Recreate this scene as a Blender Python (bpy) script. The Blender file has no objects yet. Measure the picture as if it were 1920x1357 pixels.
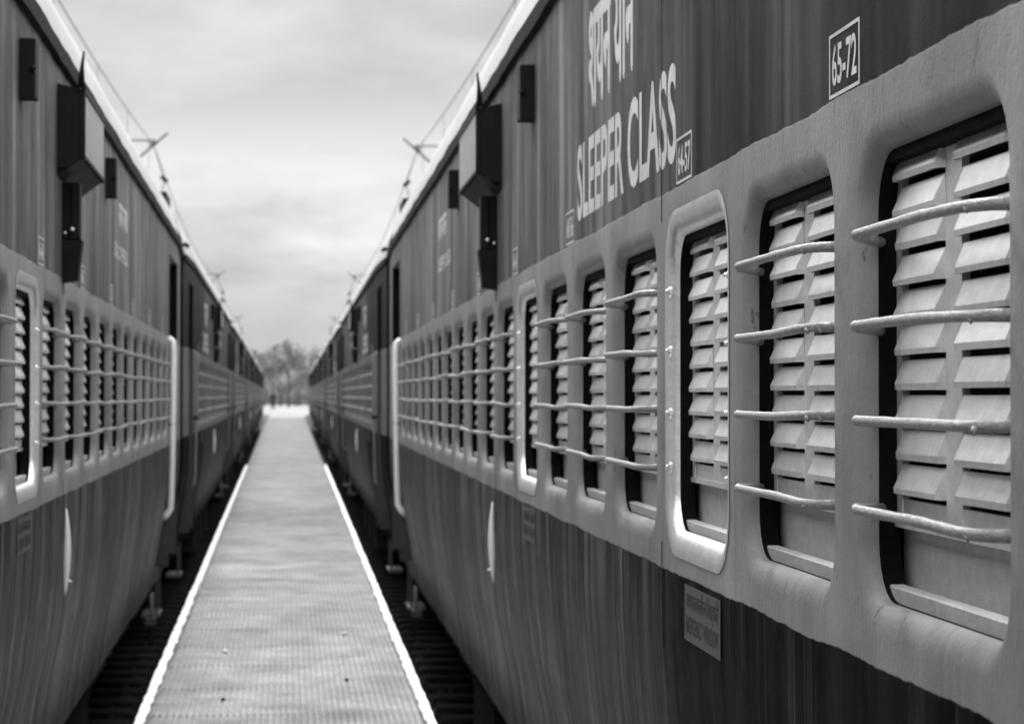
import bpy, math, random
from mathutils import Vector, Matrix, noise as mnoise
R = random.Random(7)
sc = bpy.context.scene
COL = sc.collection
CH = 2.4                       # height of the lens above the rails

# ---------------------------------------------------------------- camera
cd = bpy.data.cameras.new("camera")
cam = bpy.data.objects.new("camera", cd); COL.objects.link(cam)
FPX = 4190.0
cd.sensor_width = 36.0
cd.lens = FPX / 1920 * 36
cam.location = (0, 0.086, CH)
pitch = math.atan(62.5 / FPX); yaw = math.atan(404 / FPX * math.cos(pitch))
cam.rotation_euler = (math.radians(90) + pitch, 0, -yaw)
cd.clip_start = .05; cd.clip_end = 9000
cd.dof.use_dof = True; cd.dof.focus_distance = 4.1; cd.dof.aperture_fstop = 8.8
sc.camera = cam

# ---------------------------------------------------------------- sky
SUN_EL, SUN_AZ = 46, -5          # azimuth from +Y, negative = to the left
w = bpy.data.worlds.new("World"); sc.world = w; w.use_nodes = True
wt = w.node_tree; wt.nodes.clear()
def wn(t, **k):
    n = wt.nodes.new(t)
    for a, v in k.items(): setattr(n, a, v)
    return n
wo = wn('ShaderNodeOutputWorld'); mixs = wn('ShaderNodeMixShader'); mixs.inputs[0].default_value = .93
b1 = wn('ShaderNodeBackground'); b2 = wn('ShaderNodeBackground')
sky = wn('ShaderNodeTexSky', sky_type='NISHITA'); sky.sun_disc = False
sky.sun_elevation = math.radians(SUN_EL); sky.sun_rotation = math.radians(SUN_AZ)
bw = wn('ShaderNodeRGBToBW'); wt.links.new(sky.outputs[0], bw.inputs[0]); wt.links.new(bw.outputs[0], b1.inputs[0]); b1.inputs[1].default_value = .1
tc = wn('ShaderNodeTexCoord'); sep = wn('ShaderNodeSeparateXYZ'); wt.links.new(tc.outputs['Generated'], sep.inputs[0])
mp = wn('ShaderNodeMapping'); mp.inputs['Scale'].default_value = (13, 13, 34); wt.links.new(tc.outputs['Generated'], mp.inputs[0])
nz = wn('ShaderNodeTexNoise'); nz.inputs['Scale'].default_value = 1.0; nz.inputs['Detail'].default_value = 5; nz.inputs['Roughness'].default_value = .58; nz.inputs['Distortion'].default_value = .4
wt.links.new(mp.outputs[0], nz.inputs['Vector'])
# wobble elevation by the noise, then look up the layered overcast
ma = wn('ShaderNodeMath', operation='MULTIPLY_ADD'); wt.links.new(nz.outputs[0], ma.inputs[0]); ma.inputs[1].default_value = .075
su = wn('ShaderNodeMath', operation='SUBTRACT'); wt.links.new(sep.outputs[2], su.inputs[0]); su.inputs[1].default_value = .0375
wt.links.new(su.outputs[0], ma.inputs[2])
rp = wn('ShaderNodeValToRGB'); wt.links.new(ma.outputs[0], rp.inputs[0])
e = rp.color_ramp.elements
def g(v): return (v, v, v, 1)
e[0].position = 0; e[0].color = g(.27); e[1].position = 1; e[1].color = g(1.9)
for p_, v_ in ((.03, .285), (.055, .33), (.085, .41), (.108, .42), (.125, .345), (.17, .335), (.23, .40), (.36, .95), (.65, 1.4)):
    q = e.new(p_); q.color = g(v_)
mu = wn('ShaderNodeMixRGB', blend_type='MULTIPLY'); mu.inputs[0].default_value = 1
rp2 = wn('ShaderNodeMapRange'); rp2.inputs[1].default_value = .3; rp2.inputs[2].default_value = .7; rp2.inputs[3].default_value = .89; rp2.inputs[4].default_value = 1.17
wt.links.new(nz.outputs[0], rp2.inputs[0])
wt.links.new(rp.outputs[0], mu.inputs[1]); wt.links.new(rp2.outputs[0], mu.inputs[2])
wt.links.new(mu.outputs[0], b2.inputs[0]); b2.inputs[1].default_value = 1.95
wt.links.new(b1.outputs[0], mixs.inputs[1]); wt.links.new(b2.outputs[0], mixs.inputs[2]); wt.links.new(mixs.outputs[0], wo.inputs[0])

# ---------------------------------------------------------------- sun
sd = bpy.data.lights.new("sun", 'SUN'); sd.energy = 4.5; sd.angle = math.radians(9); sd.color = (1, 1, 1)
sun = bpy.data.objects.new("sun", sd); COL.objects.link(sun)
el, az = math.radians(SUN_EL), math.radians(SUN_AZ)
sdir = Vector((math.sin(az) * math.cos(el), math.cos(az) * math.cos(el), math.sin(el)))
sun.rotation_euler = sdir.to_track_quat('Z', 'Y').to_euler()
sun.location = (0, 0, 30)

# ---------------------------------------------------------------- exposure
vs = sc.view_settings; vs.view_transform = 'Standard'; vs.look = 'None'; vs.exposure = 0.0; vs.gamma = 1; vs.use_curve_mapping = False
sc.render.engine = 'CYCLES'; sc.cycles.max_bounces = 6; sc.cycles.diffuse_bounces = 4

# ================================================================ materials
class NT:
    def __init__(s, name, rough=.5, metal=0, spec=.5):
        s.m = bpy.data.materials.new(name); s.m.use_nodes = True; s.t = s.m.node_tree
        s.b = s.t.nodes['Principled BSDF']; s.b.inputs['Roughness'].default_value = rough
        s.b.inputs['Metallic'].default_value = metal; s.b.inputs['Specular IOR Level'].default_value = spec
        s.tc = s.t.nodes.new('ShaderNodeTexCoord'); s.P = s.tc.outputs['Object']
    def n(s, t, **k):
        x = s.t.nodes.new(t)
        for a, v in k.items(): setattr(x, a, v)
        return x
    def put(s, sock, v):
        if hasattr(v, 'is_linked') or hasattr(v, 'links'): s.t.links.new(v, sock)
        else: sock.default_value = v
    def math(s, op, a, b=0.0, c=0.0, clamp=False):
        x = s.n('ShaderNodeMath', operation=op, use_clamp=clamp)
        s.put(x.inputs[0], a); s.put(x.inputs[1], b)
        if op in ('MULTIPLY_ADD', 'SMOOTH_MIN', 'COMPARE'): s.put(x.inputs[2], c)
        return x.outputs[0]
    def noise(s, sc=(1, 1, 1), detail=4, rough=.55, dist=0, vec=None, off=(0, 0, 0)):
        m = s.n('ShaderNodeMapping'); m.inputs['Scale'].default_value = sc; m.inputs['Location'].default_value = off
        s.t.links.new(vec or s.P, m.inputs[0])
        x = s.n('ShaderNodeTexNoise'); x.inputs['Scale'].default_value = 1; x.inputs['Detail'].default_value = detail
        x.inputs['Roughness'].default_value = rough; x.inputs['Distortion'].default_value = dist
        s.t.links.new(m.outputs[0], x.inputs['Vector']); return x.outputs[0]
    def rng(s, v, a, b, c, d, smooth=False):
        x = s.n('ShaderNodeMapRange'); x.clamp = True
        if smooth: x.interpolation_type = 'SMOOTHSTEP'
        s.put(x.inputs[0], v)
        for i, q in enumerate((a, b, c, d)): x.inputs[i + 1].default_value = q
        return x.outputs[0]
    def mix(s, f, a, b):
        return s.math('ADD', s.math('MULTIPLY', a, s.math('SUBTRACT', 1.0, f)), s.math('MULTIPLY', b, f))
    def color(s, v):
        x = s.n('ShaderNodeCombineColor')
        for i in range(3): s.put(x.inputs[i], v)
        s.t.links.new(x.outputs[0], s.b.inputs['Base Color'])
    def bump(s, h, dist, strength=1.0, prev=None):
        x = s.n('ShaderNodeBump'); x.inputs['Strength'].default_value = strength; x.inputs['Distance'].default_value = dist
        s.put(x.inputs['Height'], h)
        if prev: s.t.links.new(prev, x.inputs['Normal'])
        s.t.links.new(x.outputs[0], s.b.inputs['Normal']); return x.outputs[0]

def simple(name, v, rough=.5, var=.2, scale=30, metal=0, bump=.001, spec=.5):
    k = NT(name, rough, metal, spec)
    n = k.noise((scale,) * 3, 5)
    n2 = k.noise((scale * .13,) * 3, 3)
    f = k.math('MULTIPLY', k.rng(n, .3, .7, 1 - var, 1 + var), k.rng(n2, .3, .7, 1 - var, 1 + var))
    k.color(k.math('MULTIPLY', f, v))
    if bump: k.bump(n, bump)
    return k.m

def coach_paint():
    k = NT('coach_paint', .45, 0, .28)
    geo = k.n('ShaderNodeSeparateXYZ'); k.t.links.new(k.P, geo.inputs[0]); z = geo.outputs[2]; yy = geo.outputs[1]
    oi = k.n('ShaderNodeObjectInfo')
    wob = k.math('ADD', k.math('MULTIPLY', k.math('SUBTRACT', k.noise((0, 2.2, 0), 2), .5), .022), k.math('MULTIPLY', k.math('SUBTRACT', k.noise((0, 16, 0), 2), .5), .009))
    up = k.rng(k.math('SUBTRACT', z, k.math('ADD', wob, CH + .495)), -.0015, .0015, 0, 1)
    lo = k.rng(k.math('SUBTRACT', z, k.math('ADD', wob, CH - .423)), -.0015, .0015, 1, 0)
    s1 = k.noise((1, 4.2, .55), 3, .55)
    s2 = k.noise((1, 12, .40), 2, .5, off=(3, 1, 2))
    s3 = k.noise((1, 34, .7), 2, .5, off=(5, 8, 1))
    grime = k.noise((9, 9, 9), 5, .6)
    fine = k.noise((240, 240, 240), 3, .6)
    # upper paint
    newer = k.rng(yy, 5.1, 5.5, .42, 1.0, True)      # the near end was repainted in a darker coat up to the panel seam
    newer = k.math('MULTIPLY', newer, k.rng(yy, 5.5, 9.0, .8, 1.0))
    blot = k.noise((1, 1.7, 1.9), 5, .62, off=(8, 3, 1))
    u = k.math('MULTIPLY', k.rng(s1, .38, .62, .60, 1.38), k.mix(k.rng(blot, .42, .58, 0, 1), 1.0, k.rng(s2, .38, .64, .60, 1.35)))
    u = k.math('MULTIPLY', u, k.rng(blot, .3, .7, .82, 1.18))
    u = k.math('MULTIPLY', u, k.rng(s3, .3, .75, .93, 1.1))
    u = k.math('MULTIPLY', k.math('MULTIPLY', u, newer), .132)
    # lower paint: pale runs on dark, black runs starting under the belt
    l = k.math('MULTIPLY', k.rng(s1, .38, .62, .55, 1.35), k.rng(s2, .38, .64, .5, 1.45))
    runs = k.rng(s3, .62, .70, 0, 1.3)
    l = k.math('MULTIPLY', k.math('ADD', l, runs), k.rng(grime, .3, .75, .85, 1.15))
    dep = k.rng(z, CH - .423 - .38, CH - .423, 0, 1)
    drip = k.math('MULTIPLY', k.rng(k.noise((1, 11, .12), 3, .6, off=(9, 4, 4)), .49, .55, 0, 1), k.math('POWER', dep, .8))
    l = k.math('MULTIPLY', l, k.math('SUBTRACT', 1.0, k.math('MULTIPLY', drip, .92)))
    pale = k.rng(k.noise((1, 70, .45), 2, .5, off=(7, 2, 5)), .61, .66, 0, 1)
    brk = k.rng(k.noise((1, 6, 3.5), 5, .75, off=(1, 7, 3)), .42, .58, 0, 1)
    l = k.math('ADD', l, k.math('MULTIPLY', k.math('MULTIPLY', pale, brk), 2.2))
    l = k.math('MULTIPLY', l, k.rng(fine, .3, .7, .75, 1.25)); u0 = k.rng(fine, .3, .7, .88, 1.12)
    u = k.math('MULTIPLY', u, u0)
    sp = k.noise((1, 2.3, 2.6), 6, .7, off=(2, 9, 6))
    l = k.math('MULTIPLY', k.mix(k.rng(sp, .40, .60, .62, 1), 1.0, l), k.rng(sp, .35, .65, .70, 1.15))
    # scraped diagonal marks and dusty sill
    dust = k.rng(z, CH - 1.6, CH - .8, 1.75, 1.0)
    l = k.math('MULTIPLY', k.math('MULTIPLY', k.math('MULTIPLY', l, dust), k.math('POWER', newer, 1.75)), .094)
    # belt
    bt = k.math('MULTIPLY', k.rng(s2, .3, .7, .93, 1.06), k.rng(grime, .3, .7, .93, 1.07))
    bt = k.math('MULTIPLY', bt, k.rng(fine, .3, .7, .94, 1.06))
    rust = k.math('MAXIMUM', k.rng(k.noise((16, 16, 5), 5, .75, off=(2, 2, 2)), .63, .67, 0, .5), k.rng(k.noise((1, 20, .8), 3, .6, off=(4, 2, 2)), .60, .72, 0, .22))
    bt = k.math('MULTIPLY', bt, k.rng(k.noise((1.3, 2.6, 3.1), 4, .6, off=(6, 6, 6)), .35, .65, .80, 1.13))
    bt = k.math('MULTIPLY', k.math('MULTIPLY', bt, .268), k.math('SUBTRACT', 1.0, rust))
    c = k.mix(lo, k.mix(up, bt, u), l)
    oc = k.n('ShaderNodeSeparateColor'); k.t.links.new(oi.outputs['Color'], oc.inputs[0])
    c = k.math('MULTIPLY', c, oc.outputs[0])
    scr = k.n('ShaderNodeSeparateXYZ'); k.t.links.new(k.P, scr.inputs[0])
    dg = k.math('ABSOLUTE', k.math('ADD', k.math('SUBTRACT', k.math('MULTIPLY', scr.outputs[1], .30), k.math('SUBTRACT', scr.outputs[2], CH-4.0)), k.math('MULTIPLY', k.noise((1, 3, 3), 3), .08)))
    sc_ = k.math('MULTIPLY', k.rng(dg, .006, .014, 1, 0), k.rng(scr.outputs[1], 8.6, 8.9, 1, 0))
    c = k.math('MULTIPLY', c, k.math('SUBTRACT', 1.0, k.math('MULTIPLY', sc_, .55)))
    k.color(c)
    k.put(k.b.inputs['Roughness'], k.math('ADD', k.rng(grime, .3, .7, .30, .46), k.math('MULTIPLY', k.math('MAXIMUM', up, lo), .16)))
    k.put(k.b.inputs['Specular IOR Level'], k.math('MULTIPLY', k.rng(yy, 5.0, 6.5, .018, .055), k.rng(k.math('MAXIMUM', up, lo), 0, 1, 5, 1)))
    wv = k.bump(k.noise((1, 1.6, .35), 2, .4), .030, .8)
    dr = k.bump(k.math('MULTIPLY', k.noise((70, 85, 42), 3, .6), k.math('SUBTRACT', 1.0, k.math('MULTIPLY', k.math('MAXIMUM', up, lo), .85))), .0022, .8, wv)
    k.bump(fine, .0009, .8, dr)
    return k.m

def belt_like(name, v, rough=.45, bump=.0012):
    k = NT(name, rough)
    a = k.noise((40, 40, 40), 5); b = k.noise((160, 160, 160), 3)
    k.color(k.math('MULTIPLY', k.math('MULTIPLY', k.rng(a, .3, .7, .86, 1.1), k.rng(b, .3, .7, .92, 1.08)), v))
    p = k.bump(a, bump); k.bump(b, bump * .4, 1, p)
    return k.m

def louvre_mat():
    k = NT('louvre_aluminium', .42, .75)
    oi = k.n('ShaderNodeObjectInfo')
    a = k.noise((30, 30, 30), 5); b = k.noise((300, 300, 300), 2)
    v = k.math('MULTIPLY', k.rng(a, .3, .7, .9, 1.07), k.rng(b, .3, .7, .93, 1.05))
    v = k.math('MULTIPLY', v, k.rng(oi.outputs['Random'], 0, 1, .88, 1.06))
    k.color(k.math('MULTIPLY', v, .97)); k.bump(a, .0015)
    return k.m

def slab_mat():
    k = NT('walkway_concrete', .9, 0, .2)
    oi = k.n('ShaderNodeObjectInfo')
    wp = k.n('ShaderNodeNewGeometry').outputs['Position']
    a = k.noise((3, 3, 3), 6, .62, vec=wp); b = k.noise((1.1, .5, 1), 4, .6, vec=wp); c = k.noise((60, 60, 60), 4, .7, vec=wp)
    d = k.noise((30, 9, 1), 3, .7, vec=wp)
    v = k.math('MULTIPLY', k.rng(a, .35, .65, .72, 1.2), k.rng(b, .35, .65, .86, 1.14))
    v = k.math('MULTIPLY', v, k.rng(c, .3, .7, .8, 1.2)); v = k.math('MULTIPLY', v, k.rng(d, .35, .65, .88, 1.1))
    v = k.math('MULTIPLY', v, k.rng(oi.outputs['Random'], 0, 1, .93, 1.07))
    sx = k.n('ShaderNodeSeparateXYZ'); k.t.links.new(k.P, sx.inputs[0])
    ph = k.math('FRACT', k.math('DIVIDE', k.math('ABSOLUTE', sx.outputs[0]), .02975))
    groove = k.math('MULTIPLY', k.rng(k.math('ABSOLUTE', k.math('SUBTRACT', ph, .42)), .24, .42, 0, 1), k.rng(d, .35, .65, .25, 1))
    v = k.math('MULTIPLY', v, k.math('SUBTRACT', 1.0, k.math('MULTIPLY', groove, .34)))
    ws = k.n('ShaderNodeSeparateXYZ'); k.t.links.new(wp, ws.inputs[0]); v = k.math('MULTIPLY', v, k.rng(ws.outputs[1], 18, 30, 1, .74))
    k.color(k.math('MULTIPLY', v, .285)); k.bump(c, .004)
    return k.m

def kerb_mat():
    k = NT('whitewash', .7)
    wp = k.n('ShaderNodeNewGeometry').outputs['Position']
    a = k.noise((8, 8, 8), 5, .65, vec=wp); b = k.noise((60, 60, 60), 4, .7, vec=wp)
    chip = k.rng(k.math('ADD', k.math('MULTIPLY', a, .6), k.math('MULTIPLY', b, .4)), .54, .60, 0, 1)
    k.color(k.mix(chip, .85, .40)); k.bump(b, .003)
    return k.m

def leaf_mat():
    k = NT('foliage', .6)
    oi = k.n('ShaderNodeObjectInfo')
    n = k.noise((.9, .9, .9), 3)
    k.color(k.math('MULTIPLY', k.math('MULTIPLY', k.rng(n, .3, .7, .07, .15), 1.0), k.rng(oi.outputs['Random'], 0, 1, .8, 1.6)))
    k.b.inputs['Transmission Weight'].default_value = 0
    return k.m

M = {
 'coach': coach_paint(), 'bar': belt_like('bar_paint', .25, .4, .004), 'rim': belt_like('rim_paint', .31),
 'louvre': louvre_mat(), 'panel': simple('lower_panel_paint', .42, .5, .12, 220, bump=.0006),
 'sill': belt_like('sill_paint', .5), 'ring': simple('silver_paint', .85, .34, .10, 110, bump=.0012, metal=.7),
 'bolt': simple('bolt_metal', .8, .3, .3, 200, metal=.6), 'black': simple('black_paint', .008, .6, .3, 20, spec=.2),
 'dark': simple('dark_steel', .022, .6, .35, 12, spec=.1), 'gutter': simple('gutter_paint', .006, .7, .3, 20, spec=.15), 'interior': simple('interior_dark', .04, .8, .1, 5),
 'roof': simple('roof_paint', .43, .5, .08, 2.5, bump=.004), 'letters': simple('letter_paint', .55, .5, .16, 22, bump=0),
 'boxface': simple('box_face_paint', .28, .5, .12, 18), 'plate': simple('notice_plate_paint', .075, .5, .14, 30), 'ink': simple('notice_ink', .008, .6, .2, 80),
 'white': simple('white_enamel', .95, .30, .03, 30, bump=0, spec=1.0), 'doorpaint': simple('door_paint', .05, .5, .2, 9), 'recess_shade': simple('painted_recess_shade', .006, .8, .2, 40, spec=.06), 'slab': slab_mat(), 'kerb': kerb_mat(),  # black for jambs, headers and doorways carries the openings' shade as colour
 'ballast': simple('ballast_stone', .022, .9, .5, 14, bump=.04, spec=.1), 'base': simple('walkway_base', .16, .9, .3, 4, bump=.004, spec=.1),
 'apron': simple('apron_concrete', .25, 1.0, .25, .35, spec=.0), 'sleeper': simple('sleeper_concrete', .014, .95, .3, 8, spec=.1), 'rail': simple('rail_steel', .08, .45, .2, 20, metal=.5),
 'leaf': leaf_mat(), 'leaf2': simple('bush_foliage', .22, .7, .4, 1.2, bump=0), 'bark': simple('bark', .09, .9, .3, 8), 'wire': simple('wire_metal', .12, .6, .2, 10), 'cloth': simple('dark_cloth', .015, .9, .2, 20),
 'skin': simple('skin', .12, .6, .1, 20), 'hair': simple('hair', .01, .7, .1, 40), 'stone': simple('pale_stone', .75, .8, .15, 40), 'seam': simple('seam_sealant', .02, .7, .2, 20),
 'glass': simple('dark_glass', .02, .1, .1, 5, bump=0),
}

# ================================================================ mesh helpers
class MB:
    def __init__(s): s.v = []; s.f = []; s.sm = []; s.mi = []
    def add(s, v, f, smooth=False, mi=0):
        o = len(s.v); s.v += [tuple(q) for q in v]
        for q in f: s.f.append(tuple(i + o for i in q)); s.sm.append(smooth); s.mi.append(mi)
    def box(s, a, b, mi=0):
        x0, y0, z0 = a; x1, y1, z1 = b
        s.add([(x0,y0,z0),(x1,y0,z0),(x1,y1,z0),(x0,y1,z0),(x0,y0,z1),(x1,y0,z1),(x1,y1,z1),(x0,y1,z1)],
              [(0,3,2,1),(4,5,6,7),(0,1,5,4),(1,2,6,5),(2,3,7,6),(3,0,4,7)], False, mi)
    def bbox(s, a, b, c=.006, mi=0):
        """box with chamfered edges along its longest axis-free outline"""
        x0, y0, z0 = a; x1, y1, z1 = b
        def ring(x, i): return [(x, y0+i+c, z0+i), (x, y1-i-c, z0+i), (x, y1-i, z0+i+c), (x, y1-i, z1-i-c), (x, y1-i-c, z1-i), (x, y0+i+c, z1-i), (x, y0+i, z1-i-c), (x, y0+i, z0+i+c)]
        rs = [ring(x0, c), ring(x0 + c, 0), ring(x1 - c, 0), ring(x1, c)]
        v = sum(rs, []); f = []
        for k in range(3):
            for j in range(8):
                a_, b_ = k*8+j, k*8+(j+1) % 8
                f.append((a_, a_+8, b_+8, b_))
        f.append(tuple(range(8))); f.append(tuple(24 + j for j in reversed(range(8))))
        s.add(v, f, False, mi)
    def tube(s, pts, rad, n=8, cap=True, mi=0, smooth=True):
        pts = [Vector(p) for p in pts]; rings = []
        up = None
        for i, p in enumerate(pts):
            t = (pts[min(i+1, len(pts)-1)] - pts[max(i-1, 0)]).normalized()
            if up is None:
                up = Vector((0, 0, 1)) if abs(t.z) < .9 else Vector((1, 0, 0))
            a = t.cross(up).normalized(); b = a.cross(t).normalized(); up = b
            r = rad[i] if isinstance(rad, (list, tuple)) else rad
            rings.append([p + a * (math.cos(2*math.pi*j/n) * r) + b * (math.sin(2*math.pi*j/n) * r) for j in range(n)])
        v = sum(rings, []); f = []
        for i in range(len(pts)-1):
            for j in range(n):
                q = (j+1) % n
                f.append((i*n+j, i*n+q, (i+1)*n+q, (i+1)*n+j))
        if cap:
            f.append(tuple(reversed(range(n)))); f.append(tuple((len(pts)-1)*n+j for j in range(n)))
        s.add(v, f, smooth, mi)
    def extrude(s, prof, y0, y1, closed=True, mi=0, smooth=False, caps=True):
        """profile of (x,z) swept along y"""
        n = len(prof); v = [(x, y0, z) for x, z in prof] + [(x, y1, z) for x, z in prof]; f = []
        for j in range(n if closed else n-1):
            q = (j+1) % n; f.append((j, j+n, q+n, q))
        if caps and closed: f.append(tuple(range(n))); f.append(tuple(reversed(range(n, 2*n))))
        s.add(v, f, smooth, mi)
    def disc(s, c, r, x0, x1, n=20, mi=0):
        v = []; f = []
        for x in (x0, x1):
            for j in range(n): v.append((x, c[0] + r*math.cos(2*math.pi*j/n), c[1] + r*math.sin(2*math.pi*j/n)))
        for j in range(n): q = (j+1) % n; f.append((j, q, q+n, j+n))
        f.append(tuple(reversed(range(n)))); f.append(tuple(range(n, 2*n)))
        s.add(v, f, False, mi)
    def mesh(s, name, mats):
        me = bpy.data.meshes.new(name); me.from_pydata(s.v, [], s.f)
        for m in (mats if isinstance(mats, (list, tuple)) else [mats]): me.materials.append(m)
        me.polygons.foreach_set('use_smooth', s.sm); me.polygons.foreach_set('material_index', s.mi)
        me.update(); return me
    def obj(s, name, mats, parent=None): return mkobj(name, s.mesh(name, mats), parent)

def mkobj(name, me, parent=None, loc=None):
    o = bpy.data.objects.new(name, me); COL.objects.link(o)
    if parent: o.parent = parent
    if loc: o.location = loc
    return o
def tag(o, label=None, cat=None, group=None, kind=None):
    if label: o['label'] = label
    if cat: o['category'] = cat
    if group: o['group'] = group
    if kind: o['kind'] = kind
    return o
def empty(name, loc=(0, 0, 0), rz=0, scale=None):
    o = bpy.data.objects.new(name, None); COL.objects.link(o); o.location = loc; o.rotation_euler = (0, 0, rz); o.empty_display_size = .3
    if scale: o.scale = scale
    return o
def clone(o, parent=None):
    c = o.copy(); COL.objects.link(c); c.parent = parent
    for ch in KIDS(o): clone(ch, c)
    return c
def KIDS(o): return [x for x in list(COL.objects) if x.parent == o]

def text_mesh(name, body, wid, hgt, offset=0.0, extrude=.0, mat='letters', shear=0, space=1.0, bold=0):
    """lettering reading towards -y, standing up z, facing -x; origin at its far lower corner"""
    cu = bpy.data.curves.new(name, 'FONT'); cu.body = body; cu.offset = offset; cu.resolution_u = 4; cu.shear = shear; cu.space_character = space
    to = bpy.data.objects.new('tmp', cu); COL.objects.link(to)
    bpy.context.view_layer.update()
    me = bpy.data.meshes.new_from_object(to.evaluated_get(bpy.context.evaluated_depsgraph_get()))
    bpy.data.objects.remove(to); bpy.data.curves.remove(cu)
    xs = [v.co.x for v in me.vertices]; ys = [v.co.y for v in me.vertices]
    x0, x1, y0, y1 = min(xs), max(xs), min(ys), max(ys)
    for v in me.vertices:
        a = (v.co.x - x0) / (x1 - x0) * wid; b = (v.co.y - y0) / (y1 - y0) * hgt
        v.co = (0, -a, b)
    if bold:
        src_v = [v.co.copy() for v in me.vertices]; src_f = [tuple(p.vertices) for p in me.polygons]; vv = []; ff = []
        for n_, (dy, dz) in enumerate(((0, 0), (-1, 0), (1, 0), (0, -1), (0, 1), (-.7, .7), (.7, -.7), (.7, .7), (-.7, -.7))):
            o_ = len(vv); vv += [(n_*.00012, v.y+dy*bold, v.z+dz*bold) for v in src_v]; ff += [tuple(i+o_ for i in f_) for f_ in src_f]
        me = bpy.data.meshes.new(name); me.from_pydata(vv, [], ff)
    me.materials.clear(); me.materials.append(M[mat]); me.name = name; me.update()
    return me

# ================================================================ coach
HW = 1.62                    # half width
XC = .9 + HW
def lx(X): return X - XC     # lens-relative lateral distance -> coach-local x
LEN, PERIOD = 22.8, 23.2
Y0 = .2                      # world y of the first coach's near end
def ly(Z): return Z - Y0
PITCH = .93
WC = [3.2325 + PITCH * k - Y0 for k in range(18)]          # window centres, local
MOD0 = WC[0] - PITCH/2; MOD1 = WC[-1] + PITCH/2
DOORS = ((ly(19.66), ly(21.2)), (.95, 1.75))
ZB, ZT = -.44, .52
EMERG = (2, 6)
def taper(y):
    d = max(0.0, y - ly(21.2), ly(1.6) - y) / 1.8
    return .05 * min(1, d)

def rrect(cy, zc, hw, hh, r, n=6):
    pts = []
    for (sy, sz, a0) in ((1, 1, 0), (-1, 1, 90), (-1, -1, 180), (1, -1, 270)):
        for i in range(n+1):
            a = math.radians(a0 + 90*i/n)
            pts.append((cy + sy*(hw-r) + r*math.cos(a), zc + sz*(hh-r) + r*math.sin(a)))
    return pts
def open_loop(cy, t, grow=0.0):
    """bevel loop: t=0 flush outer edge, t=1 inner edge"""
    a = t * math.pi/2
    off = (1 - math.sin(a)); dep = .030 * (1 - math.cos(a))
    hw = .3675 + .025*off + grow; z0 = -.325 - .045*off - grow; z1 = .385 + .045*off + grow
    return rrect(cy, CH + (z0+z1)/2, hw, (z1-z0)/2, .095 + .035*off + grow), dep

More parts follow.
